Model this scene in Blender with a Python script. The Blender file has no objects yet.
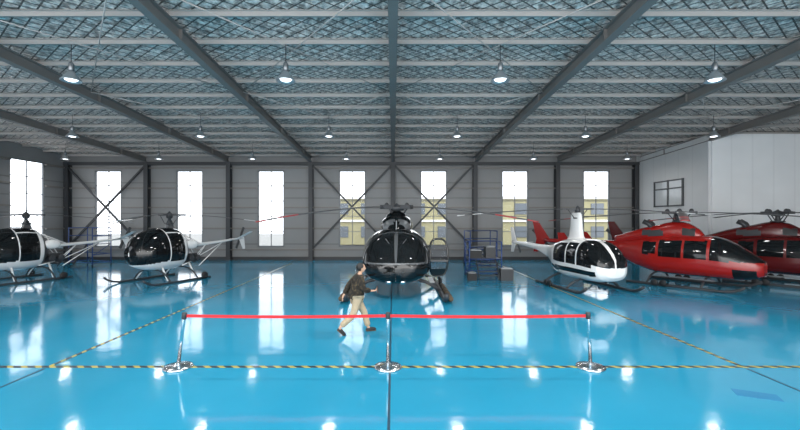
import bpy, bmesh, math, random
from mathutils import Vector, Matrix, Euler
random.seed(4)
sc=bpy.context.scene
col=sc.collection
sc.view_settings.view_transform='Standard'
V=Vector
# ------------------------------------------------------------------ materials
def newmat(n):
    m=bpy.data.materials.new(n); m.use_nodes=True
    return m,m.node_tree.nodes,m.node_tree.links,m.node_tree.nodes['Principled BSDF']
def pmat(n,c,rough=.5,metal=0,noise=.06,nscale=6,bump=0,bscale=40,coat=0,spec=.5,emit=None,es=0):
    m,N,L,b=newmat(n)
    b.inputs['Roughness'].default_value=rough; b.inputs['Metallic'].default_value=metal
    b.inputs['Coat Weight'].default_value=coat; b.inputs['Coat Roughness'].default_value=.03
    b.inputs['Specular IOR Level'].default_value=spec
    tc=N.new('ShaderNodeTexCoord')
    nz=N.new('ShaderNodeTexNoise'); nz.inputs['Scale'].default_value=nscale
    L.new(tc.outputs['Object'],nz.inputs['Vector'])
    mr=N.new('ShaderNodeMix'); mr.data_type='RGBA'
    mr.inputs['A'].default_value=(*[x*(1-noise) for x in c],1)
    mr.inputs['B'].default_value=(*[min(1,x*(1+noise)) for x in c],1)
    L.new(nz.outputs['Fac'],mr.inputs['Factor']); L.new(mr.outputs['Result'],b.inputs['Base Color'])
    if bump:
        n2=N.new('ShaderNodeTexNoise'); n2.inputs['Scale'].default_value=bscale
        L.new(tc.outputs['Object'],n2.inputs['Vector'])
        bp=N.new('ShaderNodeBump'); bp.inputs['Strength'].default_value=bump; bp.inputs['Distance'].default_value=.02
        L.new(n2.outputs['Fac'],bp.inputs['Height']); L.new(bp.outputs['Normal'],b.inputs['Normal'])
    if emit:
        b.inputs['Emission Color'].default_value=(*emit,1); b.inputs['Emission Strength'].default_value=es
    return m
def glassmat(n,tr=.35,tint=(.35,.4,.42),base=(.008,.009,.01)):
    m,N,L,b=newmat(n)
    b.inputs['Base Color'].default_value=(*base,1); b.inputs['Roughness'].default_value=.04
    b.inputs['Specular IOR Level'].default_value=.5
    t=N.new('ShaderNodeBsdfTransparent'); t.inputs['Color'].default_value=(*tint,1)
    mx=N.new('ShaderNodeMixShader'); mx.inputs[0].default_value=tr
    L.new(b.outputs[0],mx.inputs[1]); L.new(t.outputs[0],mx.inputs[2])
    L.new(mx.outputs[0],N['Material Output'].inputs[0])
    return m
def math_(N,L,op,a,b=None):
    n=N.new('ShaderNodeMath'); n.operation=op
    for i,x in enumerate((a,b)):
        if x is None: continue
        if isinstance(x,(int,float)): n.inputs[i].default_value=x
        else: L.new(x,n.inputs[i])
    return n.outputs[0]
def floormat():
    m,N,L,b=newmat('blue_epoxy')
    tc=N.new('ShaderNodeTexCoord')
    nz=N.new('ShaderNodeTexNoise'); nz.inputs['Scale'].default_value=.35; nz.inputs['Detail'].default_value=5
    L.new(tc.outputs['Object'],nz.inputs['Vector'])
    cr=N.new('ShaderNodeValToRGB'); cr.color_ramp.elements[0].position=.3; cr.color_ramp.elements[1].position=.7
    cr.color_ramp.elements[0].color=(.018,.25,.41,1); cr.color_ramp.elements[1].color=(.028,.30,.48,1)
    L.new(nz.outputs['Fac'],cr.inputs[0]); L.new(cr.outputs[0],b.inputs['Base Color'])
    n3=N.new('ShaderNodeTexNoise'); n3.inputs['Scale'].default_value=1.2; n3.inputs['Detail'].default_value=6
    L.new(tc.outputs['Object'],n3.inputs['Vector'])
    r=math_(N,L,'MULTIPLY_ADD',n3.outputs['Fac'],.08); r.node.inputs[2].default_value=.05
    L.new(r,b.inputs['Roughness'])
    n2=N.new('ShaderNodeTexNoise'); n2.inputs['Scale'].default_value=2.0; n2.inputs['Detail'].default_value=3
    L.new(tc.outputs['Object'],n2.inputs['Vector'])
    bp=N.new('ShaderNodeBump'); bp.inputs['Strength'].default_value=.13; bp.inputs['Distance'].default_value=.03
    L.new(n2.outputs['Fac'],bp.inputs['Height']); L.new(bp.outputs['Normal'],b.inputs['Normal'])
    b.inputs['Specular IOR Level'].default_value=.5
    return m
def hazardmat():
    m,N,L,b=newmat('hazard_tape')
    tc=N.new('ShaderNodeTexCoord'); sp=N.new('ShaderNodeSeparateXYZ'); L.new(tc.outputs['Object'],sp.inputs[0])
    s=math_(N,L,'ADD',sp.outputs[0],sp.outputs[1]); s=math_(N,L,'MULTIPLY',s,3.6); s=math_(N,L,'FRACT',s)
    g=math_(N,L,'GREATER_THAN',s,.45)
    mx=N.new('ShaderNodeMix'); mx.data_type='RGBA'
    mx.inputs['A'].default_value=(.45,.36,.06,1); mx.inputs['B'].default_value=(.006,.012,.02,1)
    L.new(g,mx.inputs['Factor']); L.new(mx.outputs['Result'],b.inputs['Base Color']); b.inputs['Roughness'].default_value=.3
    return m
def foilmat():
    m,N,L,b=newmat('insulation_foil')
    tc=N.new('ShaderNodeTexCoord'); sp=N.new('ShaderNodeSeparateXYZ'); L.new(tc.outputs['Object'],sp.inputs[0])
    X=sp.outputs[0]; Y=sp.outputs[1]
    def line(sgn):
        a=math_(N,L,'MULTIPLY',X,2.0); c=math_(N,L,'MULTIPLY',Y,2.6*sgn)
        s=math_(N,L,'ADD',a,c); s=math_(N,L,'FRACT',s); s=math_(N,L,'SUBTRACT',s,.5); s=math_(N,L,'ABSOLUTE',s)
        return math_(N,L,'LESS_THAN',s,.065)
    w=math_(N,L,'MAXIMUM',line(1),line(-1))
    mp=N.new('ShaderNodeMapping'); mp.inputs['Scale'].default_value=(2.2,1.8,1); L.new(tc.outputs['Object'],mp.inputs[0])
    nz=N.new('ShaderNodeTexNoise'); nz.inputs['Scale'].default_value=3.2; nz.inputs['Detail'].default_value=6; nz.inputs['Roughness'].default_value=.6
    L.new(mp.outputs[0],nz.inputs['Vector'])
    cr=N.new('ShaderNodeValToRGB'); cr.color_ramp.elements[0].position=.36; cr.color_ramp.elements[1].position=.60
    cr.color_ramp.elements[0].color=(.22,.20,.185,1); cr.color_ramp.elements[1].color=(1,.92,.86,1)
    L.new(nz.outputs['Fac'],cr.inputs[0])
    mx=N.new('ShaderNodeMix'); mx.data_type='RGBA'; L.new(w,mx.inputs['Factor'])
    L.new(cr.outputs[0],mx.inputs['A']); mx.inputs['B'].default_value=(.055,.05,.046,1)
    L.new(mx.outputs['Result'],b.inputs['Base Color'])
    b.inputs['Metallic'].default_value=.35; b.inputs['Roughness'].default_value=.3
    vo=N.new('ShaderNodeTexVoronoi'); vo.inputs['Scale'].default_value=2.6; L.new(mp.outputs[0],vo.inputs['Vector'])
    h=math_(N,L,'ADD',vo.outputs['Distance'],nz.outputs['Fac'])
    bp=N.new('ShaderNodeBump'); bp.inputs['Strength'].default_value=.9; bp.inputs['Distance'].default_value=.12
    L.new(h,bp.inputs['Height']); L.new(bp.outputs['Normal'],b.inputs['Normal'])
    return m
def panelmat(n,c,axis,scale,depth=.5,rough=.5):
    m,N,L,b=newmat(n)
    tc=N.new('ShaderNodeTexCoord'); sp=N.new('ShaderNodeSeparateXYZ'); L.new(tc.outputs['Object'],sp.inputs[0])
    s=math_(N,L,'MULTIPLY',sp.outputs[axis],scale); s=math_(N,L,'FRACT',s)
    g=math_(N,L,'LESS_THAN',s,.08)
    nz=N.new('ShaderNodeTexNoise'); nz.inputs['Scale'].default_value=.6; L.new(tc.outputs['Object'],nz.inputs['Vector'])
    mx=N.new('ShaderNodeMix'); mx.data_type='RGBA'; mx.inputs['A'].default_value=(*[x*.9 for x in c],1); mx.inputs['B'].default_value=(*[x*1.1 for x in c],1)
    L.new(nz.outputs['Fac'],mx.inputs['Factor'])
    m2=N.new('ShaderNodeMix'); m2.data_type='RGBA'; m2.inputs['B'].default_value=(*[x*.6 for x in c],1)
    gg=math_(N,L,'MULTIPLY',g,depth); L.new(gg,m2.inputs['Factor']); L.new(mx.outputs['Result'],m2.inputs['A'])
    L.new(m2.outputs['Result'],b.inputs['Base Color']); b.inputs['Roughness'].default_value=rough
    bp=N.new('ShaderNodeBump'); bp.invert=True; bp.inputs['Strength'].default_value=depth*.5; bp.inputs['Distance'].default_value=.02
    L.new(g,bp.inputs['Height']); L.new(bp.outputs['Normal'],b.inputs['Normal'])
    return m
def camomat():
    m,N,L,b=newmat('jacket_cloth')
    tc=N.new('ShaderNodeTexCoord'); nz=N.new('ShaderNodeTexNoise'); nz.inputs['Scale'].default_value=14
    L.new(tc.outputs['Object'],nz.inputs['Vector'])
    cr=N.new('ShaderNodeValToRGB'); cr.color_ramp.interpolation='CONSTANT'
    e=cr.color_ramp.elements; e[0].color=(.010,.008,.005,1); e[1].position=.5; e[1].color=(.032,.022,.012,1)
    x=e.new(.62); x.color=(.08,.058,.03,1)
    L.new(nz.outputs['Fac'],cr.inputs[0]); L.new(cr.outputs[0],b.inputs['Base Color']); b.inputs['Roughness'].default_value=.85
    return m
M_floor=floormat(); M_haz=hazardmat(); M_foil=foilmat()
M_steel=pmat('painted_steel',(.19,.175,.165),.45,.1)
M_purlin=pmat('galvanised_steel',(.38,.35,.33),.4,.1)
M_dsteel=pmat('dark_steel',(.032,.034,.038),.5)
M_wall=panelmat('wall_cladding',(.23,.23,.23),2,.9,.7)
M_wallL=panelmat('side_cladding',(.21,.212,.215),2,.9,.7)
M_off=panelmat('white_panel',(.66,.66,.66),1,.85,.15)
M_off2=panelmat('white_panel_front',(.74,.75,.76),0,.85,.15)
M_frame=pmat('window_frame',(.16,.17,.18),.4)
M_pframe=pmat('dark_window_frame',(.06,.065,.07),.4)
M_chrome=pmat('chrome',(.75,.76,.78),.16,1)
M_black=pmat('black_rubber',(.012,.012,.013),.6)
M_red=pmat('red_webbing',(.52,.006,.012),.6)
M_bpaint=pmat('black_gloss',(.003,.0034,.004),.12,0,coat=.4,spec=.35)
M_gpaint=pmat('grey_trim_gloss',(.10,.105,.11),.25,.3,coat=.5)
M_wpaint=pmat('white_gloss',(.80,.79,.78),.2,0,coat=.6,noise=.02)
M_rpaint=pmat('red_gloss',(.30,.009,.006),.25,0,coat=.4)
M_rpaint_shade=pmat('shaded_red_gloss',(.085,.005,.005),.25,0,coat=.3)  # same red for the second helicopter, with shade painted into the colour
M_glass=glassmat('canopy_glass',.16)
M_dglass=glassmat('dark_canopy_glass',.08,(.2,.22,.25))
M_wglass=glassmat('window_glass',.97,(.97,.98,1))
M_grey=pmat('grey_metal',(.22,.23,.24),.4,.7)
M_rotor=pmat('rotor_grey',(.06,.062,.065),.4)
M_rotorr=pmat('rotor_red',(.28,.03,.03),.4)
M_seat=pmat('seat_fabric',(.10,.09,.085),.8,bump=.3)
M_seatr=pmat('seat_leather',(.22,.14,.08),.6)
M_blue=pmat('blue_paint',(.018,.055,.19),.4)
M_shade=pmat('lamp_shade_metal',(.45,.47,.49),.3,.7)
M_bulb=pmat('lamp_glow',(1,1,1),.3,emit=(.93,.97,1),es=4)
M_brown=pmat('brown_cover',(.085,.06,.035),.7,bump=.4,bscale=12)
M_skin=pmat('skin',(.55,.33,.22),.5)
M_hair=pmat('hair',(.008,.007,.006),.5,bump=.5,bscale=80)
M_trous=pmat('khaki_cloth',(.42,.33,.22),.85,bump=.5,bscale=14)
M_jack=camomat()
M_yel=pmat('yellow_render',(.36,.33,.19),.8)
M_grnd=pmat('concrete',(.2,.2,.19),.9)
M_wpane=pmat('far_window',(.14,.16,.18),.3)
M_joint=pmat('floor_joint',(.006,.05,.09),.5)
M_bluep=pmat('darker_blue_paint',(.012,.19,.38),.15)
# ------------------------------------------------------------------ mesh builder
class MB:
    def __init__(s): s.v=[];s.f=[];s.m=[];s.s=[]
    def add(s,vs,fs,mat=0,smooth=False):
        o=len(s.v); s.v+= [tuple(x) for x in vs]
        for f in fs: s.f.append(tuple(i+o for i in f)); s.m.append(mat); s.s.append(smooth)
        return s
    def box(s,c,d,mat=0,rot=None):
        vs=[V((x*d[0]/2,y*d[1]/2,z*d[2]/2)) for x in(-1,1) for y in(-1,1) for z in(-1,1)]
        if rot: vs=[Euler(rot).to_matrix()@v for v in vs]
        vs=[v+V(c) for v in vs]
        return s.add(vs,[(0,1,3,2),(4,6,7,5),(0,4,5,1),(2,3,7,6),(0,2,6,4),(1,5,7,3)],mat)
    def beam(s,p0,p1,w,h,mat=0,up=(0,0,1)):
        p0=V(p0);p1=V(p1);d=(p1-p0).normalized();u=V(up)
        if abs(d.dot(u))>.98: u=V((0,1,0))
        a=d.cross(u).normalized();u=a.cross(d)
        vs=[p+a*x*w/2+u*z*h/2 for p in(p0,p1) for x in(-1,1) for z in(-1,1)]
        return s.add(vs,[(0,1,3,2),(4,6,7,5),(0,4,5,1),(2,3,7,6),(0,2,6,4),(1,5,7,3)],mat)
    def tube(s,pts,r,mat=0,seg=10,closed=False):
        pts=[V(p) for p in pts];n=len(pts)
        rs=r if isinstance(r,(list,tuple)) else [r]*n
        vs=[];fs=[];prev=None
        for i,p in enumerate(pts):
            if closed: d=pts[(i+1)%n]-pts[i-1]
            else: d=pts[min(i+1,n-1)]-pts[max(i-1,0)]
            d=d.normalized()
            if prev is None:
                a=d.cross(V((0,0,1)))
                if a.length<.05:a=d.cross(V((0,1,0)))
            else: a=prev-d*prev.dot(d)
            a.normalize();prev=a;b=d.cross(a)
            for k in range(seg):
                t=2*math.pi*k/seg; vs.append(p+(a*math.cos(t)+b*math.sin(t))*rs[i])
        for i in range(n if closed else n-1):
            j=(i+1)%n
            for k in range(seg):
                l=(k+1)%seg; fs.append((i*seg+k,i*seg+l,j*seg+l,j*seg+k))
        if not closed:
            fs.append(tuple(range(seg))[::-1]);fs.append(tuple((n-1)*seg+k for k in range(seg)))
        return s.add(vs,fs,mat,True)
    def lathe(s,prof,c=(0,0,0),mat=0,seg=28,axis='Z'):
        vs=[];fs=[];n=len(prof)
        for r,z in prof:
            for k in range(seg):
                t=2*math.pi*k/seg;x,y=r*math.cos(t),r*math.sin(t)
                p=(x,y,z) if axis=='Z' else ((x,z,y) if axis=='Y' else (z,x,y))
                vs.append(V(p)+V(c))
        for i in range(n-1):
            for k in range(seg):
                l=(k+1)%seg; fs.append((i*seg+k,i*seg+l,(i+1)*seg+l,(i+1)*seg+k))
        fs.append(tuple(range(seg))[::-1]);fs.append(tuple((n-1)*seg+k for k in range(seg)))
        return s.add(vs,fs,mat,True)
    def ell(s,c,r,mat=0,seg=16,rings=10,fn=None):
        vs=[];fs=[]
        for i in range(rings+1):
            a=-math.pi/2+math.pi*i/rings
            for k in range(seg):
                t=2*math.pi*k/seg;p=V((math.cos(a)*math.cos(t),math.cos(a)*math.sin(t),math.sin(a)))
                if fn:p=fn(p)
                vs.append(V((p.x*r[0],p.y*r[1],p.z*r[2]))+V(c))
        for i in range(rings):
            for k in range(seg):
                l=(k+1)%seg; fs.append((i*seg+k,i*seg+l,(i+1)*seg+l,(i+1)*seg+k))
        return s.add(vs,fs,mat,True)
    def prism(s,poly,off,mat=0):
        n=len(poly);o=V(off)
        vs=[V(p)-o/2 for p in poly]+[V(p)+o/2 for p in poly]
        fs=[tuple(range(n))[::-1],tuple(range(n,2*n))]+[(i,(i+1)%n,(i+1)%n+n,i+n) for i in range(n)]
        return s.add(vs,fs,mat)
    def obj(s,name,mats,parent=None,loc=None,bevel=0,**kw):
        me=bpy.data.meshes.new(name);me.from_pydata(s.v,[],s.f)
        for m in (mats if isinstance(mats,(list,tuple)) else [mats]): me.materials.append(m)
        me.polygons.foreach_set('material_index',s.m);me.polygons.foreach_set('use_smooth',s.s)
        bm=bmesh.new();bm.from_mesh(me);bmesh.ops.remove_doubles(bm,verts=bm.verts,dist=1e-5)
        bmesh.ops.recalc_face_normals(bm,faces=bm.faces);bm.to_mesh(me);bm.free()
        me.update()
        o=bpy.data.objects.new(name,me);col.objects.link(o)
        if parent:o.parent=parent
        if loc:o.location=loc
        if bevel:
            b=o.modifiers.new('Bevel','BEVEL');b.width=bevel;b.segments=2;b.limit_method='ANGLE'
        for k,v in kw.items():o[k]=v
        return o
def empty(name,loc,rz=0,**kw):
    o=bpy.data.objects.new(name,None);o.empty_display_size=.3;col.objects.link(o);o.location=loc;o.rotation_euler=(0,0,rz)
    for k,v in kw.items():o[k]=v
    return o
def clone(o,parent=None):
    c=o.copy();col.objects.link(c)
    if parent: c.parent=parent; c.matrix_parent_inverse=o.matrix_parent_inverse.copy()
    for ch in list(o.children): clone(ch,c)
    return c
S='structure'
# ------------------------------------------------------------------ room
BAY=5.9; YW=29.0; XL=-4*BAY; XR=4*BAY; YF=-7.0
def rz(y): return 7.03+.0425*(YW-y)
MB().box((0,11,-.1),(48,37,.2)).obj('floor',M_floor,kind=S,label='glossy blue epoxy hangar floor')
mb=MB()
d=.53
mb.add([(XL-.3,YF,rz(YF)+d),(XR+.3,YF,rz(YF)+d),(XR+.3,YW+.2,rz(YW)+d),(XL-.3,YW+.2,rz(YW)+d),
        (XL-.3,YF,rz(YF)+d+.15),(XR+.3,YF,rz(YF)+d+.15),(XR+.3,YW+.2,rz(YW)+d+.15),(XL-.3,YW+.2,rz(YW)+d+.15)],
       [(0,3,2,1),(4,5,6,7),(0,1,5,4),(1,2,6,5),(2,3,7,6),(3,0,4,7)])
mb.obj('ceiling',M_foil,kind=S,label='silver foil insulation held by wire netting')
WZ0,WZ1,WW=.95,6.5,1.95
HT=7.65
wc=[(k+.5)*BAY for k in range(-4,3)]
mb=MB()
mb.box((0,YW+.1,WZ0/2),(XR-XL,.2,WZ0)); mb.box((0,YW+.1,(WZ1+HT)/2),(XR-XL,.2,HT-WZ1))
edges=[XL]+[e for c in wc for e in(c-WW/2,c+WW/2)]+[XR]
for a,b in zip(edges[::2],edges[1::2]): mb.box(((a+b)/2,YW+.1,(WZ0+WZ1)/2),(b-a,.2,WZ1-WZ0))
mb.obj('wall_back',M_wall,kind=S,label='grey clad steel hangar wall')
LW,LZ0,LZ1=2.5,1.35,6.8
lw=[YW-3.15-BAY*i for i in range(5)]
mb=MB();mb.box((XL-.1,(YF+YW)/2,LZ0/2),(.2,YW-YF,LZ0));mb.box((XL-.1,(YF+YW)/2,(LZ1+8.9)/2),(.2,YW-YF,8.9-LZ1))
ed=[YW]+[e for c in lw for e in(c+LW/2,c-LW/2)]+[YF]
for a,b in zip(ed[::2],ed[1::2]): mb.box((XL-.1,(a+b)/2,(LZ0+LZ1)/2),(.2,abs(b-a),LZ1-LZ0))
mb.obj('wall_left',M_wallL,kind=S,label='grey clad steel side wall')
MB().box((XR+.1,(YF+YW)/2,4.45),(.2,YW-YF,8.9)).obj('wall_right',M_wallL,kind=S,label='grey clad steel side wall')
MB().box((17.75,25.7,3.85),(.2,6.6,7.6)).obj('wall_office_side',M_off,kind=S,label='white insulated panel partition')
MB().box((20.7,22.4,3.85),(5.8,.2,7.7)).obj('wall_office_front',M_off2,kind=S,label='white insulated panel partition')
wn=[0]
def window(c,w,h,rot=0,cols=2,rows=5,lab='tall narrow steel framed window',fw=.09,rowgap=None):
    wn[0]+=1;mb=MB()
    mb.box((0,0,h/2-fw/2),(w,.12,fw));mb.box((0,0,-h/2+fw/2),(w,.12,fw))
    for s_ in(-1,1):mb.box((s_*(w/2-fw/2),0,0),(fw,.12,h))
    for i in range(1,cols):mb.box((-w/2+w*i/cols,0,0),(.05,.06,h))
    for i in range(1,rows):mb.box((0,0,-h/2+h*i/rows),(w,.06,.05))
    mb.box((0,0,0),(w-.02,.01,h-.02),1)
    o=mb.obj('window_%d'%wn[0],[M_frame,M_wglass],kind=S,label=lab,loc=c);o.rotation_euler=(0,0,rot)
for c in wc: window((c,YW+.08,(WZ0+WZ1)/2),WW,WZ1-WZ0)
for c in lw: window((XL-.08,c,(LZ0+LZ1)/2),LW,LZ1-LZ0,math.pi/2)
mb=MB();yc=25.6;zc_=4.6
mb.box((17.63,yc,zc_),(.04,2.6,1.6),1)
for y0 in(-1.3,0,1.3):mb.box((17.6,yc+y0,zc_),(.10,.09,1.7))
for z0 in(-.8,.3,.8):mb.box((17.6,yc,zc_+z0),(.10,2.7,.08))
mb.obj('window_20',[M_pframe,pmat('office_pane',(.55,.57,.58),.1)],kind=S,label='dark framed office window in white panel wall')
tn=[0]
def trim(mb,mats,label,**k):
    tn[0]+=1;return mb.obj('trim_%d'%tn[0],mats,kind=S,label=label,**k)
for z in(.75,2.3,3.8,5.2,6.65):
    mb=MB()
    segs=[(XL,XR)] if z in(.75,6.65) else list(zip(edges[::2],edges[1::2]))
    for a,b in segs: mb.box(((a+b)/2,YW-.06,z),(b-a,.12,.10)); 
    trim(mb,M_steel,'horizontal steel wall rail')
    mb=MB()
    for a,b in ([(YW,YF)] if z in(.75,) else list(zip(ed[::2],ed[1::2]))): mb.box((XL+.06,(a+b)/2,z),(.12,abs(a-b),.10))
    trim(mb,M_steel,'horizontal steel wall rail')
trim(MB().box((0,YW-.02,.12),(XR-XL,.06,.24)),M_dsteel,'dark skirting at wall foot')
trim(MB().box((0,YW-.28,6.95),(XR-XL,.2,.22)),M_dsteel,'dark eaves beam along wall top')
for k in range(-4,4):
    x=k*BAY + (.2 if k==-4 else (-.25 if k==3 else 0))
    mb=MB();H=rz(YW-.3)
    mb.box((0,-.2,H/2),(.03,.36,H));mb.box((0,-.39,H/2),(.30,.03,H));mb.box((0,-.02,H/2),(.30,.03,H));mb.box((0,-.2,.02),(.4,.5,.04))
    mb.obj('steel_column',M_dsteel,loc=(x,YW-.01,0),category='column',label='dark grey steel I-section wall column',group='hangar wall columns',kind=S)
for i in range(1,5):
    y=YW-BAY*i;mb=MB();H=rz(y)
    mb.box((.2,0,H/2),(.36,.03,H));mb.box((.39,0,H/2),(.03,.3,H));mb.box((.02,0,H/2),(.03,.3,H))
    mb.obj('steel_column',M_dsteel,loc=(XL+.01,y,0),category='column',label='dark grey steel I-section wall column',group='hangar wall columns',kind=S)
for k in range(-3,4):
    x=k*BAY;mb=MB();y0,y1=YF,YW-.35
    for dz,w,h in((.015,.24,.03),(.36,.24,.03),(.19,.025,.33)):
        mb.beam((0,y0,rz(y0)+dz),(0,y1,rz(y1)+dz),w,h)
    for i in range(6):
        yy=YW-3-5*i; mb.box((0,yy,rz(yy)+.19),(.22,.02,.31))
    mb.obj('roof_beam',M_steel,loc=(x,0,0),category='beam',label='long grey steel I-beam spanning the hangar roof',group='roof beams',kind=S)
y=YW-.6;i=0
while y>6.0:
    mb=MB();z=rz(y)+.38;ph=.14
    mb.box((0,0,z+ph/2),(XR-XL-.1,.02,ph));mb.box((0,.035,z+.01),(XR-XL-.1,.07,.015));mb.box((0,-.035,z+ph-.01),(XR-XL-.1,.07,.015))
    mb.obj('roof_purlin',M_purlin,loc=(0,y,0),category='beam',label='galvanised steel roof purlin under foil insulation',group='roof purlins',kind=S)
    y-=1.5;i+=1
for k in(-4,-2,-1,0,2,3):
    for (ya,yb) in((8.5,15.5),(15.5,22),(22,28.4)):
        mb=MB();xa,xb=k*BAY+.1,(k+1)*BAY-.1
        mb.tube([(xa,ya,rz(ya)+.25),(xb,yb,rz(yb)+.25)],.018,seg=6);mb.tube([(xb,ya,rz(ya)+.28),(xa,yb,rz(yb)+.28)],.018,seg=6)
        mb.obj('bracing_rod',M_purlin,category='brace',label='thin crossed steel tie rods under the roof',group='roof tie rods',kind=S)
for k in(-4,-1,0):
    mb=MB();xa,xb=k*BAY+.15,(k+1)*BAY-.15
    mb.beam((xa,YW-.3,6.8),(xb,YW-.3,.9),.12,.12);mb.beam((xb,YW-.22,6.8),(xa,YW-.22,.9),.12,.12)
    mb.obj('wall_brace',M_dsteel,category='brace',label='dark steel cross brace between wall columns',group='wall cross braces',kind=S)
def strip(x0,y0,x1,y1,w,mat,lab,z=.004):
    mb=MB();mb.beam((x0,y0,z-.002),(x1,y1,z-.002),w,.004);trim(mb,mat,lab)
strip(-19,7.9,19,7.9,.10,M_haz,'yellow and black striped floor tape')
strip(6.9,7.96,6.9,27,.08,M_haz,'yellow and black striped floor tape')
strip(-6.8,7.96,-6.8,27,.08,M_haz,'yellow and black striped floor tape')
strip(6.9,-6,6.9,7.8,.045,M_joint,'dark joint line in floor')
strip(-6.8,-6,-6.8,7.8,.045,M_joint,'dark joint line in floor')
strip(-.06,-6,-.06,26,.04,M_joint,'dark joint line in floor',.003)
strip(5.75,6.75,6.3,6.5,.3,M_bluep,'darker blue painted patch on floor')
# outside
MB().box((0,60,-.25),(160,61,.1)).obj('outdoor_ground',M_grnd,kind=S,label='pale concrete yard',category='ground')
mb=MB();mb.box((9,50,2.8),(34,6,5.6))
for i in range(11):
    for z in(1.5,4.2): mb.box((-6+i*3.0,46.97,z),(1.5,.1,1.3),1)
mb.box((9,46.9,2.8),(34,.2,.25),2);mb.box((9,46.9,5.5),(34,.3,.3),2)
mb.obj('neighbouring_building',[M_yel,M_wpane,M_wpaint],category='building',label='pale yellow two-storey building outside the windows',kind=S)
# ------------------------------------------------------------------ lamps
def lamplight(en):
    l=bpy.data.lights.new('lamp_light','AREA');l.shape='DISK';l.size=.5;l.energy=en;l.color=(1,.98,.95);return l
def lamp(x,y,ld,first=[None]):
    z=6.72
    if first[0] is None:
        e=empty('pendant_lamp',(x,y,z),category='lamp',group='high bay pendant lamps',label='conical aluminium high bay lamp hanging from roof')
        mb=MB();mb.lathe([(.04,.28),(.09,.25),(.12,.20),(.17,.13),(.25,.02),(.26,0),(.24,.0),(.16,.12),(.09,.19),(.03,.2)])
        mb.obj('lamp_shade',M_shade,e)
        MB().tube([(0,0,.5),(0,0,1.0)],.012,seg=6).obj('cord',M_dsteel,e)
        MB().lathe([(.05,.27),(.075,.30),(.075,.46),(.04,.52)]).obj('ballast_housing',M_grey,e)
        MB().ell((0,0,.06),(.16,.16,.07)).obj('bulb',M_bulb,e)
        lo=bpy.data.objects.new('lamp_light',ld);col.objects.link(lo);lo.parent=e;lo.location=(0,0,-.03)
        first[0]=e;return
    c=clone(first[0]);c.location=(x,y,z)
    for ch in c.children:
        if ch.type=='LIGHT': ch.data=ld
for yy,ks,en in((11.0,(-1.5,-.5,.5,1.5),240),(18.4,(-2.5,-1.5,-.5,.5,1.5,2.5),26),(25.2,(-3.5,-2.5,-1.5,-.5,.5,1.5,2.5),32),(3.6,(-2.5,-1.5,-.5,.5,1.5,2.5),180),(-3.4,(-2.5,-1.5,-.5,.5,1.5,2.5),120)):  # last row, behind camera, is added unseen to brighten floor and helicopters
    ld=lamplight(en)
    for k in ks: lamp(k*BAY,yy,ld)
# ------------------------------------------------------------------ stanchions
def stanchion(x,y,tilt,lab):
    e=empty('barrier_stanchion',(x,y,0),category='stanchion',group='belt barrier posts',label=lab)
    MB().lathe([(.27,.0),(.275,.02),(.265,.04),(.20,.055),(.08,.075),(.045,.10)]).obj('base',M_chrome,e)
    mb=MB();mb.lathe([(.034,.09),(.034,.98),(.034,.99)]);p=mb.obj('post',M_chrome,e)
    h=MB().lathe([(.036,.96),(.046,.97),(.046,1.07),(.04,1.09),(.01,1.095)]).obj('belt_cassette',M_dsteel,e)
    for o in(p,h):o.rotation_euler=(0,tilt,0)
stanchion(-4.22,7.85,.12,'polished chrome belt post, leaning slightly, red belt attached')
stanchion(-.10,7.85,0,'upright polished chrome belt post joining two red belts')
stanchion(3.88,7.85,-.05,'polished chrome belt post at the end of the red belt')
def belt(x0,x1,sag):
    mb=MB();n=24;vs=[];fs=[]
    for i in range(n+1):
        t=i/n;x=x0+(x1-x0)*t;z=1.02-sag*4*t*(1-t)
        for dy,dz in((-.002,-.03),(-.002,.03),(.002,.03),(.002,-.03)): vs.append((x,7.85+dy,z+dz))
    for i in range(n):
        for k in range(4):
            l=(k+1)%4;fs.append((i*4+k,i*4+l,(i+1)*4+l,(i+1)*4+k))
    fs+=[(0,1,2,3),(n*4+3,n*4+2,n*4+1,n*4)]
    mb.add(vs,fs);mb.obj('barrier_belt',M_red,category='belt barrier',group='red barrier belts',label='red webbing belt stretched between chrome posts')
belt(-4.07,-.145,.02);belt(-.055,3.79,.02)
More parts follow.
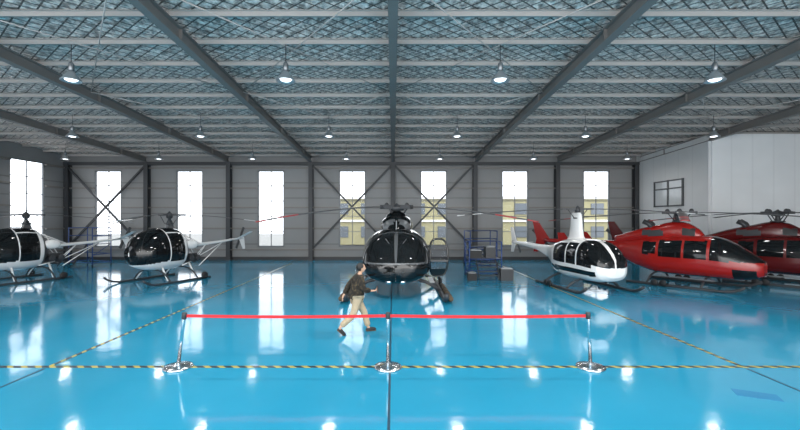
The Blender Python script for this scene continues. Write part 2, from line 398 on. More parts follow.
# ------------------------------------------------------------------ helicopter helpers
def interp(st,t):
    n=len(st)-1;x=t*n;i=min(int(x),n-1);u=x-i
    p=[st[max(i-1,0)],st[i],st[i+1],st[min(i+2,n)]]
    out=[]
    for k in range(len(st[0])):
        a,b,c,d_=[q[k] for q in p]
        m1=(c-a)/2;m2=(d_-b)/2
        if k==0: out.append(b+(c-b)*u);continue
        u2=u*u;u3=u2*u
        out.append((2*u3-3*u2+1)*b+(u3-2*u2+u)*m1+(-2*u3+3*u2)*c+(u3-u2)*m2)
    return out
SINGLE=('fuselage','engine_cowling','roof_window','canopy_frame','firewall')
def hull(st,cls,nl=110,ns=88,pw=2.3):
    rings=[]
    for i in range(nl+1):
        x,zb,zm,zt,w=interp(st,i/nl)[:5];r=[]
        for k in range(ns):
            a=2*math.pi*(k+.5)/ns;ca,sa=math.cos(a),math.sin(a)
            y=max(w,.005)*math.copysign(abs(ca)**(2/pw),ca);zz=math.copysign(abs(sa)**(2/pw),sa)
            z=zm+(zt-zm)*zz if zz>0 else zm+(zm-zb)*zz
            r.append(V((x,y,z)))
        rings.append(r)
    parts={}
    for i in range(nl):
        for k in range(ns):
            l=(k+1)%ns;q=[rings[i][k],rings[i][l],rings[i+1][l],rings[i+1][k]]
            c=(q[0]+q[1]+q[2]+q[3])/4;n=cls(c.x,c.y,c.z)
            if n not in SINGLE: n=n+('|a' if c.y>0 else '|b')
            parts.setdefault(n,MB()).add(q,[(0,1,2,3)],0,True)
    for r in(rings[0],rings[-1]):
        c=sum(r,V((0,0,0)))/len(r);k=cls(c.x,c.y,c.z)
        if k not in parts: k='fuselage' if 'fuselage' in parts else 'engine_cowling'
        parts[k].add(r,[tuple(range(len(r)))],0,True)
    return parts
def blade_mb(L,ch,droop,root=.35):
    mb=MB();n=14;vs=[];fs=[];pr=[(-.5,0),(-.3,.06),(0,.075),(.3,.045),(.5,0),(.3,-.03),(0,-.045),(-.3,-.035)]
    for i in range(n+1):
        t=i/n;x=root+(L-root)*t;c=ch*(.45+.55*min(1,t*6));z=-droop*t**1.7
        for a,b in pr: vs.append((x,a*c,z+b*c*1.3))
    fsm=[]
    for i in range(n):
        for k in range(8):
            l=(k+1)%8;fs.append((i*8+k,i*8+l,(i+1)*8+l,(i+1)*8+k));fsm.append(1 if i in(n-1,n-3,n-4) else 0)
    mb.add(vs,fs,0,True);
    for i,mm in enumerate(fsm): mb.m[i]=mm
    mb.add(vs[:8],[tuple(range(8))]);mb.add(vs[-8:],[tuple(range(8))])
    return mb
def rotor(e,x,z,zb,angs,L,ch,droop,mats,r=.13,rm=None,big=1):
    mb=MB();mb.tube([(0,0,zb-z),(0,0,.1)],[.07*big,.05*big],0,12)
    mb.lathe([(.06,-.16),(r,-.13),(r*1.1,-.02),(r*.9,.05),(.05,.1),(.03,.14)],seg=16)
    mb.lathe([(.05,-.42),(.17*big,-.40),(.17*big,-.36),(.06,-.33)],seg=18)
    for a in angs:
        c,s_=math.cos(a),math.sin(a)
        mb.beam((0,0,0),(c*.62,s_*.62,0),.13*big,.07*big)
        mb.tube([(c*.15-s_*.1,s_*.15+c*.1,-.38),(c*.4-s_*.12,s_*.4+c*.12,-.03)],.014*big,seg=6)
        mb.beam((c*.4-s_*.14,s_*.4+c*.14,-.02),(c*.4,s_*.4,-.02),.04*big,.04*big)
        if big>1:
            mb.ell((c*.42,s_*.42,.05),(.09,.09,.12))
    h=mb.obj('main_rotor',rm or M_grey,e,loc=(x,0,z))
    bm_=blade_mb(L,ch,droop)
    first=None
    for a in angs:
        if first is None: first=bm_.obj('rotor_blade',mats,h);o=first
        else: o=first.copy();col.objects.link(o);o.parent=h
        o.rotation_euler=(0,0,a)
    return h
def tailrotor(e,p,R,side=1,ang=.5,mat=None):
    mb=MB();mb.lathe([(.03,-.12),(.05,-.1),(.05,.1),(.02,.12)],axis='Y',seg=12)
    h=mb.obj('tail_rotor',M_grey,e,loc=p)
    for i in range(2):
        b=MB()
        b.prism([(.04,0,-.04),(.15,0,-.07),(R,0,-.075),(R,0,.075),(.15,0,.07),(.04,0,.04)],(0,.02,0))
        o=b.obj('rotor_blade',mat or M_rotor,h);o.rotation_euler=(0,ang+i*math.pi,0);o.location=(0,.06*side,0)
def skids(e,x0,x1,hw,r,crosses,topz,mat,tipz=.28,bend=.45):
    mb=MB()
    for s_ in(-1,1):
        mb.tube([(x1,s_*hw,r),(x1+.05,s_*hw,r),(x0-.45,s_*hw,r),(x0-.2,s_*hw,r+.05),(x0,s_*hw,r+.14),(x0+.12,s_*hw,tipz)],r,0,12)
        mb.box(((x0+x1)/2,s_*hw,r*.5),(abs(x0-x1)*.6,r*1.4,r*.9))
    for cx in crosses:
        pts=[]
        for i in range(13):
            t=-1+i/6; pts.append((cx,t*hw*.985,topz-(topz-r*1.5)*abs(t)**3.2))
        mb.tube(pts,r*.8,0,10)
    return mb.obj('landing_gear',mat,e)
def seats(e,xs,ys,z,mat,w=.46):
    for x in xs:
        for y in ys:
            mb=MB();mb.box((0,0,.1),(.48,w,.16));mb.box((-.26,0,.5),(.14,w,.75),rot=(0,-.15,0));mb.box((-.34,0,.95),(.1,w*.6,.2),rot=(0,-.15,0))
            mb.obj('seat',mat,e,loc=(x,y,z),bevel=.03)
def make_hull(e,st,cls,mats,**k):
    for n,mb in hull(st,cls,**k).items():
        n=n.split('|')[0]; mb.obj(n,mats.get(n,mats['fuselage']),e)
# ---- A
def heliA(loc,rzang):
    e=empty('helicopter',loc,rzang,category='helicopter',label='glossy black turbine helicopter with cabin door open, nose-on')
    st=[(2.75,.90,1.0,1.10,.03),(2.71,.74,1.02,1.26,.46),(2.58,.62,1.05,1.48,.76),(2.30,.53,1.08,1.80,.98),(1.9,.48,1.12,2.10,1.11),(1.3,.45,1.15,2.32,1.17),(.6,.45,1.2,2.38,1.18),(-.2,.47,1.2,2.38,1.15),(-1.0,.55,1.25,2.28,1.0),(-1.8,.80,1.4,2.1,.66),(-2.6,1.1,1.52,1.95,.38),(-3.8,1.35,1.62,1.88,.22),(-6.0,1.55,1.70,1.85,.15),(-7.4,1.62,1.72,1.82,.11)]
    def cls(x,y,z):
        ay=abs(y)
        if x>1.66 and z>1.20:
            if ay<.045 or z<1.25 : return 'canopy_frame'
            return 'windshield'
        if 1.59<x<=1.66 and z>1.2: return 'canopy_frame'
        if x>1.75 and .60<z<1.08 and .16<ay: return 'chin_window'
        if .42<x<1.5 and 1.30<z<2.12 and ay>.55: return 'door_window'
        if -.85<x<.28 and 1.30<z<2.12 and ay>.55: return 'door_window|rear'
        return 'fuselage'
    make_hull(e,st,cls,{'windshield':M_glass,'chin_window':M_glass,'door_window':M_dglass,'fuselage':M_bpaint,'canopy_frame':M_gpaint})
    st2=[(1.25,2.2,2.3,2.36,.12),(.95,2.15,2.35,2.58,.42),(.5,2.1,2.4,2.80,.56),(-.3,2.1,2.4,2.88,.60),(-1.2,2.0,2.4,2.78,.56),(-2.0,1.8,2.25,2.6,.44),(-2.6,1.7,2.1,2.35,.25)]
    make_hull(e,st2,lambda x,y,z:'intake_grille' if (.78<x<1.05 and abs(y)>.08) else 'engine_cowling',{'fuselage':M_bpaint,'engine_cowling':M_bpaint,'intake_grille':M_grey},nl=30,ns=40)
    mb=MB();mb.tube([(-1.9,0,2.45),(-2.5,0,2.55),(-2.75,0,2.6)],[.17,.17,.19],0,18);mb.obj('exhaust_pipe',M_grey,e)
    rotor(e,0,3.14,2.7,[math.radians(a) for a in(63,-62,181)],5.1,.34,.58,[M_rotor,M_rotorr],r=.28,big=2.2,rm=M_dsteel)
    MB().lathe([(.42,2.72),(.38,2.84),(.28,2.92),(.14,2.98)],seg=24).obj('swashplate_cover',M_bpaint,e)
    mb=MB();mb.prism([(-6.7,0,1.85),(-7.6,0,2.7),(-7.9,0,2.7),(-7.5,0,1.75)],(0,.08,0));mb.prism([(-6.9,0,1.6),(-7.5,0,.95),(-7.7,0,.95),(-7.45,0,1.65)],(0,.07,0));mb.obj('tail_fin',M_bpaint,e)
    MB().box((-5.8,0,1.72),(.45,2.2,.06)).obj('horizontal_stabiliser',M_bpaint,e,bevel=.02)
    tailrotor(e,(-7.1,.25,1.75),.93)
    skids(e,3.1,-1.9,1.52,.075,(1.3,-.85),.56,M_dsteel,tipz=.34)
    for s_ in(-1,1):
        mb=MB();yy=s_*1.68;mb.tube([(2.95,yy,.13),(2.85,yy,.13),(.2,yy,.12),(.05,yy,.12)],[.04,.085,.09,.04],0,14)
        for x in(.6,1.2,1.8,2.4): mb.tube([(x-.02,yy,.125),(x+.02,yy,.125)],.098,1,14)
        mb.obj('float_bag',[M_brown,M_black],e)
        mb=MB()
        for dx in(-.17,.17):mb.lathe([(.05,-.05),(.15,-.045),(.16,0),(.15,.045),(.05,.05)],(-.5+dx,s_*1.68,.16),0,20,'Y')
        mb.box((-.5,s_*1.60,.18),(.45,.05,.06),1);mb.tube([(-.5,s_*1.60,.2),(-.75,s_*1.62,.75)],.02,1,8)
        mb.obj('ground_handling_wheel',[M_black,M_chrome],e)
        MB().box((.75,s_*1.24,.42),(1.3,.16,.03)).obj('step',M_grey,e)
    seats(e,(1.0,),(-.42,.42),.75,M_seat);seats(e,(-.2,),(-.6,-.2,.2,.6),.75,M_seat,.36)
    mb=MB();mb.box((1.95,0,1.1),(.3,.55,.5),rot=(0,-.3,0));mb.box((1.7,0,.85),(.8,.2,.4));mb.obj('instrument_console',M_black,e,bevel=.03)
    dE=MB();pts=[]
    for i in range(28):
        a=2*math.pi*i/28;u=math.copysign(abs(math.cos(a))**.6,math.cos(a));v=math.copysign(abs(math.sin(a))**.6,math.sin(a))
        pts.append((-.10*abs(v),.32+.32*u,1.30+.66*v))
    dE.tube(pts,.035,0,8,True);dE.beam((0,.02,1.2),(0,.64,1.17),.04,.07,0)
    dE.prism([p for p in pts if p[2]<1.0],(.04,0,0));dE.tube([(0,.02,1.7),(-.02,-.1,1.7)],.03);dE.tube([(0,.02,.95),(-.02,-.1,.95)],.03)
    dd=dE.obj('cabin_door',M_bpaint,e,loc=(1.42,1.16,0));dd.rotation_euler=(0,0,.25)
    MB().prism(pts,(.012,0,0)).obj('door_pane',M_wglass,dd)
    MB().tube([(2.66,0,.8),(2.95,0,.72),(3.05,0,.72)],.014,0,6).obj('pitot_tube',M_chrome,e)
    for s_ in(-1,1):MB().ell((2.50,s_*.22,.62),(.10,.11,.09)).obj('landing_light',M_chrome,e)
    mb=MB();mb.prism([(1.4,0,2.3),(1.3,0,2.62),(1.2,0,2.62),(1.1,0,2.35)],(0,.03,0));mb.obj('cable_cutter',M_grey,e)
    for s_ in(-1,1):
        MB().tube([(2.38,s_*.08,1.66),(2.08,s_*.34,2.0)],.012,0,6).obj('windshield_wiper',M_grey,e)
    return e
# ---- B
def heliB(loc,rzang,lab):
    e=empty('helicopter',loc,rzang,category='helicopter',label=lab,group='white bubble canopy helicopters')
    st=[(1.74,1.10,1.18,1.26,.03),(1.69,.88,1.18,1.50,.34),(1.52,.68,1.18,1.79,.58),(1.2,.54,1.18,2.02,.75),(.7,.46,1.18,2.16,.84),(.15,.45,1.18,2.18,.84),(-.25,.50,1.2,2.10,.74),(-.5,.66,1.22,1.85,.52),(-.65,.80,1.22,1.60,.30)]
    def cls(x,y,z):
        ay=abs(y)
        if x<-.30: return 'firewall'
        if .62<x and z>.76+.12*(1.6-x): return 'windshield'
        if -.12<x<.57 and .86<z<1.96 and ay>.3: return 'door_window'
        if x>-.12 and x<.57 and z>2.0: return 'roof_window'
        return 'fuselage'
    make_hull(e,st,cls,{'windshield':M_glass,'roof_window':M_dglass,'door_window':M_glass,'fuselage':M_wpaint,'firewall':M_dsteel},pw=2.1)
    mb=MB();mb.box((-.85,0,.85),(.7,.5,.4),0)
    for s_ in(-1,1):
        for x in(-1.05,-.7):mb.tube([(x,s_*.2,.85),(x,s_*.5,.85)],[.12,.13],0,12)
    mb.tube([(-.5,-.3,.7),(-.9,-.3,.6),(-1.3,-.3,.55)],.05,0,10)
    mb.obj('engine',M_dsteel,e,bevel=.02)
    mb=MB()
    for s_ in(-1,1):
        mb.tube([(-.2,s_*.5,.6),(-1.25,s_*.1,.75)],.025,0,8);mb.tube([(-.2,s_*.45,1.5),(-1.3,s_*.1,1.25)],.025,0,8)
        mb.tube([(-.5,s_*.3,1.9),(-1.25,s_*.1,.75)],.02,0,8);mb.tube([(-1.25,s_*.1,.75),(-1.9,0,1.37)],.02,0,8)
        mb.tube([(-1.1,s_*.45,.5),(-2.9,0,1.42)],.02,0,8);mb.tube([(-.4,s_*.3,1.9),(-1.6,0,1.4)],.022,0,8)
    mb.obj('frame_truss',M_wpaint,e)
    for s_ in(-1,1):
        mb=MB();mb.ell((-.66,s_*.50,1.46),(.34,.15,.20));mb.obj('fuel_tank',M_wpaint,e)
    mb=MB();mb.tube([(-.6,0,1.37),(-1.3,0,1.38),(-2.8,0,1.46),(-4.35,0,1.58)],[.10,.075,.06,.045],0,16);mb.obj('tail_boom',M_wpaint,e)
    mb=MB();mb.prism([(-.22,0,2.05),(-.14,0,2.35),(-.08,0,2.5),(.06,0,2.5),(.12,0,2.35),(.18,0,2.05)],(0,.12,0));mb.obj('mast_fairing',M_gpaint,e,bevel=.03)
    rotor(e,0,2.72,2.4,[math.radians(a) for a in(28,148,268)],4.1,.17,.35,[M_rotor,M_wpaint],r=.12,rm=M_dsteel)
    mb=MB();mb.prism([(-3.8,0,1.54),(-4.1,.6,1.90),(-4.32,.6,1.90),(-4.1,0,1.56)],(0,.03,.03));mb.obj('horizontal_stabiliser',M_wpaint,e)
    mb=MB();mb.prism([(-4.05,0,1.5),(-4.3,0,1.0),(-4.45,0,1.0),(-4.38,0,1.56)],(0,.03,0));mb.obj('tail_fin',M_wpaint,e)
    tailrotor(e,(-4.32,-.15,1.58),.6,-1,1.1,M_rotor)
    mb=MB();mb.tube([(-4.1,0,1.5),(-4.35,0,.95),(-4.6,0,.85)],.015,0,6);mb.obj('tail_skid',M_grey,e)
    skids(e,1.85,-1.15,1.06,.04,(.8,-.5),.50,M_dsteel)
    for s_ in(-1,1):
        for cx in(.8,-.5): MB().tube([(cx,s_*.90,.10),(cx-.1,s_*.42,.68)],[.03,.04],0,10).obj('oleo_strut',M_wpaint,e)
    for s_ in(-1,1):
        mb=MB();mb.lathe([(.04,-.05),(.14,-.045),(.15,0),(.14,.045),(.04,.05)],(-.75,s_*1.16,.15),0,20,'Y');mb.tube([(-.75,s_*1.06,.15),(-.75,s_*1.18,.15)],.02,1,8)
        mb.obj('ground_handling_wheel',[M_black,M_grey],e)
    seats(e,(.25,),(-.35,.35),.72,M_seatr,.46)
    mb=MB();mb.box((1.2,0,.95),(.2,.28,.55),rot=(0,-.25,0));mb.obj('instrument_console',M_black,e,bevel=.03)
    return e
# ---- C
def heliC(loc,rzang):
    e=empty('helicopter',loc,rzang,category='helicopter',label='white light helicopter with black windows and tall mast fairing')
    st=[(2.26,.82,.96,1.08,.03),(2.22,.64,.97,1.28,.40),(2.06,.50,1.0,1.50,.62),(1.70,.42,1.04,1.80,.74),(1.3,.39,1.08,1.96,.78),(.5,.38,1.1,2.0,.79),(-.3,.38,1.1,1.96,.76),(-1.0,.46,1.15,1.82,.62),(-1.6,.72,1.28,1.68,.38),(-2.2,1.0,1.38,1.58,.18),(-3.4,1.28,1.45,1.57,.10),(-6.2,1.45,1.53,1.60,.06)]
    def cls(x,y,z):
        ay=abs(y)
        if x>1.08 and z>1.0+.08*(2.2-x) and ay>.03: return 'windshield'
        if .34<x<1.0 and 1.04<z<1.86 and ay>.3: return 'door_window'
        if -.80<x<.24 and 1.08<z<1.82 and ay>.3 : return 'door_window|rear'
        if .66<z<.86 and -1.3<x<2.0 and ay>.25: return 'side_stripe'
        return 'fuselage'
    make_hull(e,st,cls,{'windshield':M_glass,'door_window':M_dglass,'fuselage':M_wpaint,'side_stripe':M_bpaint},pw=3.0)
    mb=MB();rings=[]
    for z,c,w in((1.85,.60,.24),(2.1,.40,.17),(2.5,.33,.14),(2.95,.30,.12),(3.07,.22,.09)):
        r=[]
        for k in range(20):
            a=2*math.pi*k/20;r.append(V((-.08+c*math.cos(a)-(.12 if math.cos(a)<0 else 0)*abs(math.cos(a)),w*math.sin(a),z)))
        rings.append(r)
    allv=[p for r in rings for p in r];fs=[]
    for i in range(4):
        for k in range(20):
            l=(k+1)%20;fs.append((i*20+k,i*20+l,(i+1)*20+l,(i+1)*20+k))
    fs.append(tuple(80+k for k in range(20)));mb.add(allv,fs,0,True);mb.obj('mast_fairing',M_wpaint,e)
    rotor(e,-.05,3.22,2.95,[math.radians(a) for a in(70,250)],5.0,.26,.28,[M_rotor,M_wpaint],r=.1,rm=M_dsteel)
    mb=MB();mb.prism([(-5.7,0,1.55),(-6.15,0,2.35),(-6.4,0,2.35),(-6.25,0,1.5)],(0,.05,0));mb.prism([(-5.8,0,1.5),(-6.1,0,.95),(-6.35,0,.95),(-6.25,0,1.5)],(0,.05,0));mb.obj('tail_fin',M_wpaint,e)
    MB().box((-5.75,.45,1.52),(.35,1.0,.04)).obj('horizontal_stabiliser',M_wpaint,e,bevel=.015)
    tailrotor(e,(-6.2,.2,1.53),.74,1,.9)
    skids(e,2.1,-1.35,1.15,.055,(.95,-.65),.46,M_dsteel)
    for s_ in(-1,1):
        mb=MB()
        for dx in(-.15,.15):mb.lathe([(.04,-.04),(.12,-.04),(.13,0),(.12,.04),(.04,.04)],(-.2+dx,s_*1.26,.13),0,18,'Y')
        mb.box((-.2,s_*1.2,.13),(.36,.04,.05),1)
        mb.obj('ground_handling_wheel',[M_black,M_grey],e)
    seats(e,(.75,-.25),(-.32,.32),.62,M_seat,.42)
    MB().box((1.6,0,.9),(.35,.25,.6),rot=(0,-.2,0)).obj('instrument_console',M_black,e,bevel=.03)
    return e
# ---- D
def heliD(loc,rzang,lab):
    e=empty('helicopter',loc,rzang,category='helicopter',label=lab,group='red turbine helicopters')
    st=[(2.80,.80,.92,1.04,.03),(2.75,.65,.93,1.18,.32),(2.54,.53,.96,1.36,.52),(2.2,.45,1.0,1.60,.65),(1.82,.42,1.04,1.86,.72),(1.45,.42,1.07,2.03,.76),(1.0,.42,1.09,2.10,.77),(.2,.42,1.1,2.10,.77),(-.8,.46,1.13,2.02,.72),(-1.6,.66,1.28,1.88,.52),(-2.3,.98,1.42,1.78,.32),(-3.4,1.28,1.53,1.75,.19),(-6.4,1.53,1.62,1.72,.11)]
    def cls(x,y,z):
        ay=abs(y)
        if x>1.26 and z>1.14 and ay>.035 : return 'windshield'
        if 1.95<x<2.6 and z<.86 and z>.5 and .15<ay: return 'chin_window'
        if .42<x<1.17 and 1.14<z<1.90 and ay>.35: return 'door_window'
        if -.52<x<.32 and 1.18<z<1.88 and ay>.35: return 'door_window|m'
        if -1.18<x<-.62 and 1.26<z<1.80 and ay>.3: return 'door_window|r'
        return 'fuselage'
    make_hull(e,st,cls,{'windshield':M_glass,'chin_window':M_dglass,'door_window':M_dglass,'fuselage':M_rpaint},pw=2.6)
    st2=[(.95,1.92,2.02,2.08,.1),(.72,1.88,2.08,2.36,.26),(.35,1.84,2.12,2.60,.34),(-.2,1.84,2.15,2.66,.38),(-.8,1.8,2.12,2.52,.38),(-1.6,1.7,2.05,2.32,.32),(-2.6,1.58,1.85,2.0,.15)]
    def c2(x,y,z):
        if .25<x<.62 and 2.08<z<2.38 and abs(y)>.12:return 'air_intake'
        if -1.3<x<-.5 and 2.04<z<2.30 and abs(y)>.15:return 'exhaust_grille'
        return 'engine_cowling'
    make_hull(e,st2,c2,{'fuselage':M_rpaint,'engine_cowling':M_rpaint,'air_intake':M_black,'exhaust_grille':M_dsteel},nl=40,ns=40)
    for s_ in(-1,1):
        mb=MB();mb.tube([(-.95,s_*.12,2.3),(-1.1,s_*.2,2.56),(-1.3,s_*.26,2.68)],[.10,.10,.11],0,16);mb.obj('exhaust_pipe',M_dsteel,e)
    rotor(e,0,3.05,2.45,[math.radians(a) for a in(20,110,200,290)],5.3,.28,.36,[M_rotor,M_rotorr],r=.18,big=1.5,rm=M_dsteel)
    mb=MB();mb.prism([(-6.1,0,1.68),(-6.8,0,2.65),(-7.15,0,2.65),(-6.9,0,1.66),(-7.1,0,.95),(-6.85,0,.95),(-6.3,0,1.56)],(0,.08,0));mb.obj('tail_fin',M_rpaint,e)
    mb=MB();mb.box((-4.6,0,1.64),(.5,2.2,.05))
    for s_ in(-1,1):mb.prism([(-4.35,s_*1.1,1.3),(-4.3,s_*1.1,1.7),(-4.6,s_*1.1,2.1),(-4.95,s_*1.1,2.1),(-4.85,s_*1.1,1.3)],(0,.04,0))
    mb.obj('horizontal_stabiliser',M_rpaint,e)
    tailrotor(e,(-6.75,.22,1.66),.82,1,.7)
    skids(e,2.3,-1.6,1.18,.055,(1.1,-.8),.46,M_dsteel)
    for s_ in(-1,1):
        mb=MB()
        for dx in(-.16,.16):mb.lathe([(.04,-.04),(.13,-.04),(.14,0),(.13,.04),(.04,.04)],(-.3+dx,s_*1.30,.14),0,18,'Y')
        mb.box((-.3,s_*1.23,.14),(.4,.05,.06),1)
        mb.obj('ground_handling_wheel',[M_black,M_grey],e)
        MB().box((.6,s_*.99,.4),(1.8,.14,.03)).obj('step',M_grey,e)
    seats(e,(1.0,),(-.33,.33),.64,M_seat,.40);seats(e,(-.2,),(-.38,0,.38),.64,M_seat,.32)
    MB().box((1.85,0,.95),(.3,.5,.5),rot=(0,-.3,0)).obj('instrument_console',M_black,e,bevel=.03)
    return e
def ang(nx,ny): return math.atan2(ny,nx)
A=heliA((.16,17.2,0),ang(-.02,-1));A.scale=(1.14,1.14,1.10)
B2=heliB((-10.9,19.5,0),ang(-1.55,-3.9),'white trainer helicopter with black bubble canopy');B2.scale=(1.16,)*3
B1=clone(B2);B1.location=(-17.8,19.4,0);B1['label']='white trainer helicopter with black bubble canopy beside side wall'
for ch in B1.children:
    if ch.name.startswith('main_rotor'): ch.rotation_euler=(0,0,.35)
C=heliC((8.15,17.6,0),ang(.15,-1));C.scale=(1.05,)*3
D1=heliD((12.95,18.1,0),ang(1.9,-2.6),'glossy red turbine helicopter parked beside a white one');D1.scale=(1.06,)*3
D2=clone(D1);D2.location=(17.6,18.3,0);D2['label']='red turbine helicopter with shade painted into its colour, parked beside white partition wall'
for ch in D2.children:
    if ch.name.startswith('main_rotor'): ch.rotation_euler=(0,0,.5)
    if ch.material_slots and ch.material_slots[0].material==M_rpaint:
        ch.material_slots[0].link='OBJECT';ch.material_slots[0].material=M_rpaint_shade
# ------------------------------------------------------------------ maintenance stands, cases
def stand(loc,rzv,w,d,h,lab,rail=1.0):
    e=empty('maintenance_stand',loc,rzv,category='work platform',label=lab)
    mb=MB()
    for x in(-w/2,w/2):
        for y in(-d/2,d/2):mb.tube([(x,y,.08),(x,y,h+rail)],.032,0,8)
    for z in(.25,h*.55,h+rail/2,h+rail):
        mb.tube([(-w/2,-d/2,z),(-w/2,d/2,z),(w/2,d/2,z)],.028,0,8);mb.tube([(w/2,d/2,z),(w/2,-d/2,z)],.028,0,8)
    mb.tube([(-w/2,-d/2,.25),(w/2,-d/2,.25)],.028,0,8);mb.tube([(-w/2,d/2,.25),(w/2,d/2,h)],.022,0,8)
    mb.tube([(-w/2,-d/2,h),(w/2,-d/2,h)],.028,0,8)
    mb.obj('frame',M_blue,e)
    MB().box((0,0,h),(w,d,.05)).obj('platform',M_grey,e)
    mb=MB();n=5
    for s_ in(-1,1):mb.beam((s_*w*.3,-d/2-.9,.05),(s_*w*.3,-d/2-.03,h),.04,.09)
    for i in range(1,n):mb.box((0,-d/2-.9+.87*i/n,.05+(h-.05)*i/n),(w*.6,.18,.03))
    mb.obj('steps',M_dsteel,e)
    for x in(-w/2,w/2):
        for y in(-d/2,d/2):MB().lathe([(.02,-.02),(.075,-.02),(.08,0),(.075,.02),(.02,.02)],(x,y,.08),0,16,'Y').obj('caster',M_black,e)
stand((4.6,20.4,0),0,1.6,1.0,.95,'blue tubular steel work platform with steps and casters',.85)
stand((-19.4,25.6,0),-.4,2.4,1.1,1.4,'blue tubular steel work platform near corner')
stand((5.6,25.6,0),.2,1.8,1.0,1.2,'blue tubular steel work platform standing near back wall')
def case(loc,dm,mat,lab):
    mb=MB();mb.box((0,0,dm[2]/2),dm);mb.box((0,0,dm[2]+.015),(dm[0]*.92,dm[1]*.92,.03),1);mb.tube([(-.1,0,dm[2]+.03),(-.1,0,dm[2]+.07),(.1,0,dm[2]+.07),(.1,0,dm[2]+.03)],.012,1,6)
    mb.obj('equipment_case',[mat,M_grey],loc=loc,bevel=.02,category='case',label=lab)
case((4.2,20.5,.977),(.6,.5,.38),M_black,'black equipment case on blue work platform')
case((4.95,20.5,.977),(.5,.5,.55),M_dsteel,'dark steel equipment case on blue work platform')
case((5.45,19.3,0),(.6,.45,.55),M_dsteel,'dark steel equipment box standing on floor')
case((3.8,19.3,0),(.42,.4,.35),M_black,'black equipment case standing on floor')
# ------------------------------------------------------------------ person
def skin(name,pts,edges,rad,mat,parent,sub=2,root=0):
    me=bpy.data.meshes.new(name);me.from_pydata([tuple(p) for p in pts],edges,[])
    o=bpy.data.objects.new(name,me);col.objects.link(o)
    m=o.modifiers.new('Skin','SKIN');m.use_smooth_shade=True
    for i,r in enumerate(rad):
        sv=me.skin_vertices[0].data[i]; sv.radius=(r,r) if not isinstance(r,tuple) else r; sv.use_root=(i==root)
    s_=o.modifiers.new('Sub','SUBSURF');s_.levels=sub;s_.render_levels=sub
    bpy.context.view_layer.update()
    dg=bpy.context.evaluated_depsgraph_get()
    nm=bpy.data.meshes.new_from_object(o.evaluated_get(dg))
    bpy.data.objects.remove(o)
    nm.name=name;nm.materials.clear();nm.materials.append(mat)
    for p in nm.polygons:p.use_smooth=True;p.material_index=0
    o=bpy.data.objects.new(name,nm);col.objects.link(o);o.parent=parent
    return o
PR=.3
P=empty('person',(-.93,10.25,0),PR,category='person',label='person in dark mottled jacket and khaki trousers, walking, hand forward')
J={'pel':(0,0,.93),'sp':(.02,0,1.12),'ch':(.05,0,1.33),'nk':(.08,0,1.50),'hd':(.10,0,1.60),
 'hr':(0,-.09,.90),'kr':(-.10,-.10,.50),'ar':(-.46,-.10,.20),'tr':(-.40,-.10,.06),
 'hl':(.0,.09,.90),'kl':(.22,.10,.50),'al':(.33,.10,.09),'tl':(.47,.11,.04),
 'sr':(.05,-.19,1.42),'er':(.10,-.26,1.15),'wr':(.35,-.20,1.10),
 'sl':(.05,.19,1.42),'el':(-.16,.26,1.17),'wl':(-.30,.24,.94)}
order=list(J);pts=[V(J[k]) for k in order];ix={k:i for i,k in enumerate(order)}
R=dict(pel=.13,sp=.12,ch=.13,nk=.055,hd=.06,hr=.085,kr=.058,ar=.038,tr=.035,hl=.085,kl=.058,al=.038,tl=.035,sr=.055,er=.042,wr=.027,sl=.055,el=.042,wl=.027)
rad=[R[k] for k in order]
ed_=[('pel','sp'),('sp','ch'),('ch','nk'),('nk','hd'),('pel','hr'),('hr','kr'),('kr','ar'),('ar','tr'),('pel','hl'),('hl','kl'),('kl','al'),('al','tl'),('ch','sr'),('sr','er'),('er','wr'),('ch','sl'),('sl','el'),('el','wl')]
E=[(ix[a],ix[b]) for a,b in ed_]
def hand(w,d,side,curl):
    d=V(d).normalized();u=V((0,1,0));n=d.cross(u).normalized();u=n.cross(d).normalized()
    base=V(J[w]);pi=len(pts);pts.append(base+d*.06);rad.append((.034));E.append((ix[w],pi))
    for k,(off,L) in enumerate(((-.03,.060),(-.01,.072),(.01,.078),(.03,.07))):
        p=base+d*.09+u*off;prev=pi
        for j in range(3):
            pts.append(p);rad.append(.0095);E.append((prev,len(pts)-1));prev=len(pts)-1
            a=curl*(j+1);p=p+(d*math.cos(a)+n*math.sin(a))*L/2
    p=base+d*.045+u*.04*side;prev=pi
    for j in range(2):
        pts.append(p+n*.01*j);rad.append(.011);E.append((prev,len(pts)-1));prev=len(pts)-1;p=p+d*.035+u*.012*side
hand('wr',(1,.05,.02),1,.6);hand('wl',(-.35,0,-1),1,.35)
body=skin('body',pts,E,rad,M_skin,P)
def headfn(p):
    x,y,z=p.x,p.y,p.z
    if z<0: x=x*(1-.25*(-z))+.1*(-z);y*=(1-.35*(-z))
    return V((x,y,z))
mb=MB();hc=(.125,0,1.665)
mb.ell(hc,(.098,.076,.118),0,24,18,headfn)
mb.ell((.222,0,1.65),(.02,.013,.026));
for s_ in(-1,1):
    mb.ell((.118,s_*.078,1.655),(.018,.01,.03));mb.ell((.205,s_*.03,1.672),(.012,.014,.007),1)
mb.ell((.207,0,1.61),(.012,.026,.006),2)
ho=mb.obj('head_tmp',[M_skin,M_hair,pmat('lips',(.35,.12,.1),.5)])
body.data.materials.append(M_hair);body.data.materials.append(ho.data.materials[2])
bm=bmesh.new();bm.from_mesh(body.data);bm.from_mesh(ho.data);bm.to_mesh(body.data);bm.free()
bpy.data.objects.remove(ho)
def sub(keys,extra,radd,edges,name,mat):
    pp=[V(extra.get(k,J.get(k,(0,0,0)))) for k in keys];i={k:n for n,k in enumerate(keys)}
    return skin(name,pp,[(i[a],i[b]) for a,b in edges],[radd[k] for k in keys],mat,P)
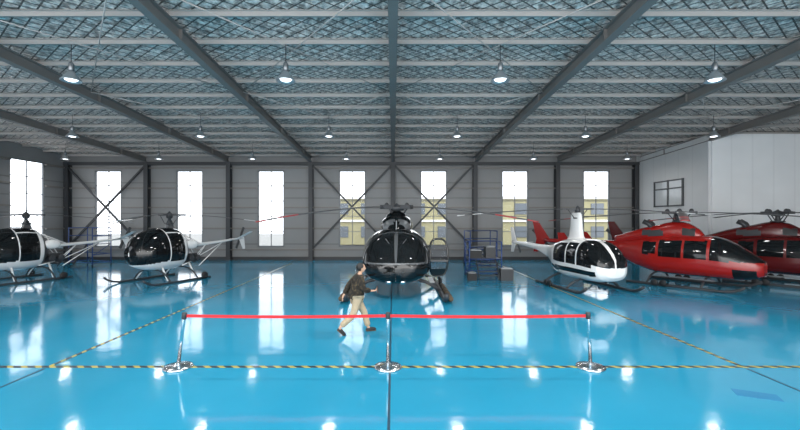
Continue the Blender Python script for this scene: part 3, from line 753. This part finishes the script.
sub(['pel','hr','kr','ar','hl','kl','al'],{'pel':(0,0,.97),'ar':(-.43,-.10,.225),'al':(.325,.10,.12)},dict(pel=.15,hr=.125,kr=.095,ar=.08,hl=.125,kl=.095,al=.08),[('pel','hr'),('hr','kr'),('kr','ar'),('pel','hl'),('hl','kl'),('kl','al')],'trousers',M_trous)
sub(['sp','pel','ch','nk','sr','er','wr','sl','el','wl'],{'pel':(-.01,0,.85),'wr':(.32,-.205,1.105),'wl':(-.285,.242,.965),'nk':(.075,0,1.50)},dict(sp=.20,pel=.21,ch=.205,nk=.095,sr=.12,er=.095,wr=.06,sl=.12,el=.095,wl=.06),[('sp','pel'),('sp','ch'),('ch','nk'),('ch','sr'),('sr','er'),('er','wr'),('ch','sl'),('sl','el'),('el','wl')],'jacket',M_jack)
mb=MB()
mb.ell((.100,0,1.69),(.112,.090,.110),0,28,20,lambda p:V((p.x if p.x<.45 else .45+(p.x-.45)*.6,p.y,max(p.z,-.95 if p.x<.1 else (-.35 if p.x<.4 else .1)))))
mb.obj('hair',M_hair,P)
for (c,rot) in(((-.40,-.10,.085),.75),((.40,.10,.05),0)):
    mb=MB();mb.ell((0,0,0),(.145,.05,.05),0,18,10,lambda p:V((p.x,p.y,max(p.z*(1 if p.x>-.1 else 1.3),-.75))));mb.box((0,0,-.035),(.26,.085,.02),1)
    o=mb.obj('shoe',[M_black,M_brown],P,loc=c,bevel=.01);o.rotation_euler=(0,rot,0)
mb=MB();mb.box((0,0,0),(.02,.08,.16));mb.box((-.011,0,0),(.002,.07,.14),1)
hx,hy=.495,-.20
ph_=mb.obj('mobile_phone',[M_black,M_grey],loc=(-.93+hx*math.cos(PR)-hy*math.sin(PR),10.25+hx*math.sin(PR)+hy*math.cos(PR),1.13),bevel=.006,category='phone',label='dark phone held in the walking person\'s hand')
ph_.rotation_euler=(0,0,PR)
# ------------------------------------------------------------------ light, world, camera
w=bpy.data.worlds.new('World');sc.world=w;w.use_nodes=True
bg=w.node_tree.nodes['Background'];bg.inputs[0].default_value=(.95,.98,1,1);bg.inputs[1].default_value=3.6
l=bpy.data.lights.new('hangar_door_daylight','AREA');l.shape='RECTANGLE';l.size=40;l.size_y=6.5;l.energy=2000;l.color=(1,.98,.95)
lo=bpy.data.objects.new('hangar_door_daylight',l);col.objects.link(lo);lo.location=(0,YF+.3,3.6);lo.rotation_euler=(math.pi/2,0,0)
cam=bpy.data.cameras.new('Camera');cam.lens=18;cam.sensor_width=36;cam.shift_x=7/800;cam.shift_y=5/800;cam.clip_end=300
co=bpy.data.objects.new('Camera',cam);col.objects.link(co);co.location=(0,0,2.9);co.rotation_euler=(math.pi/2,0,0)
sc.camera=co
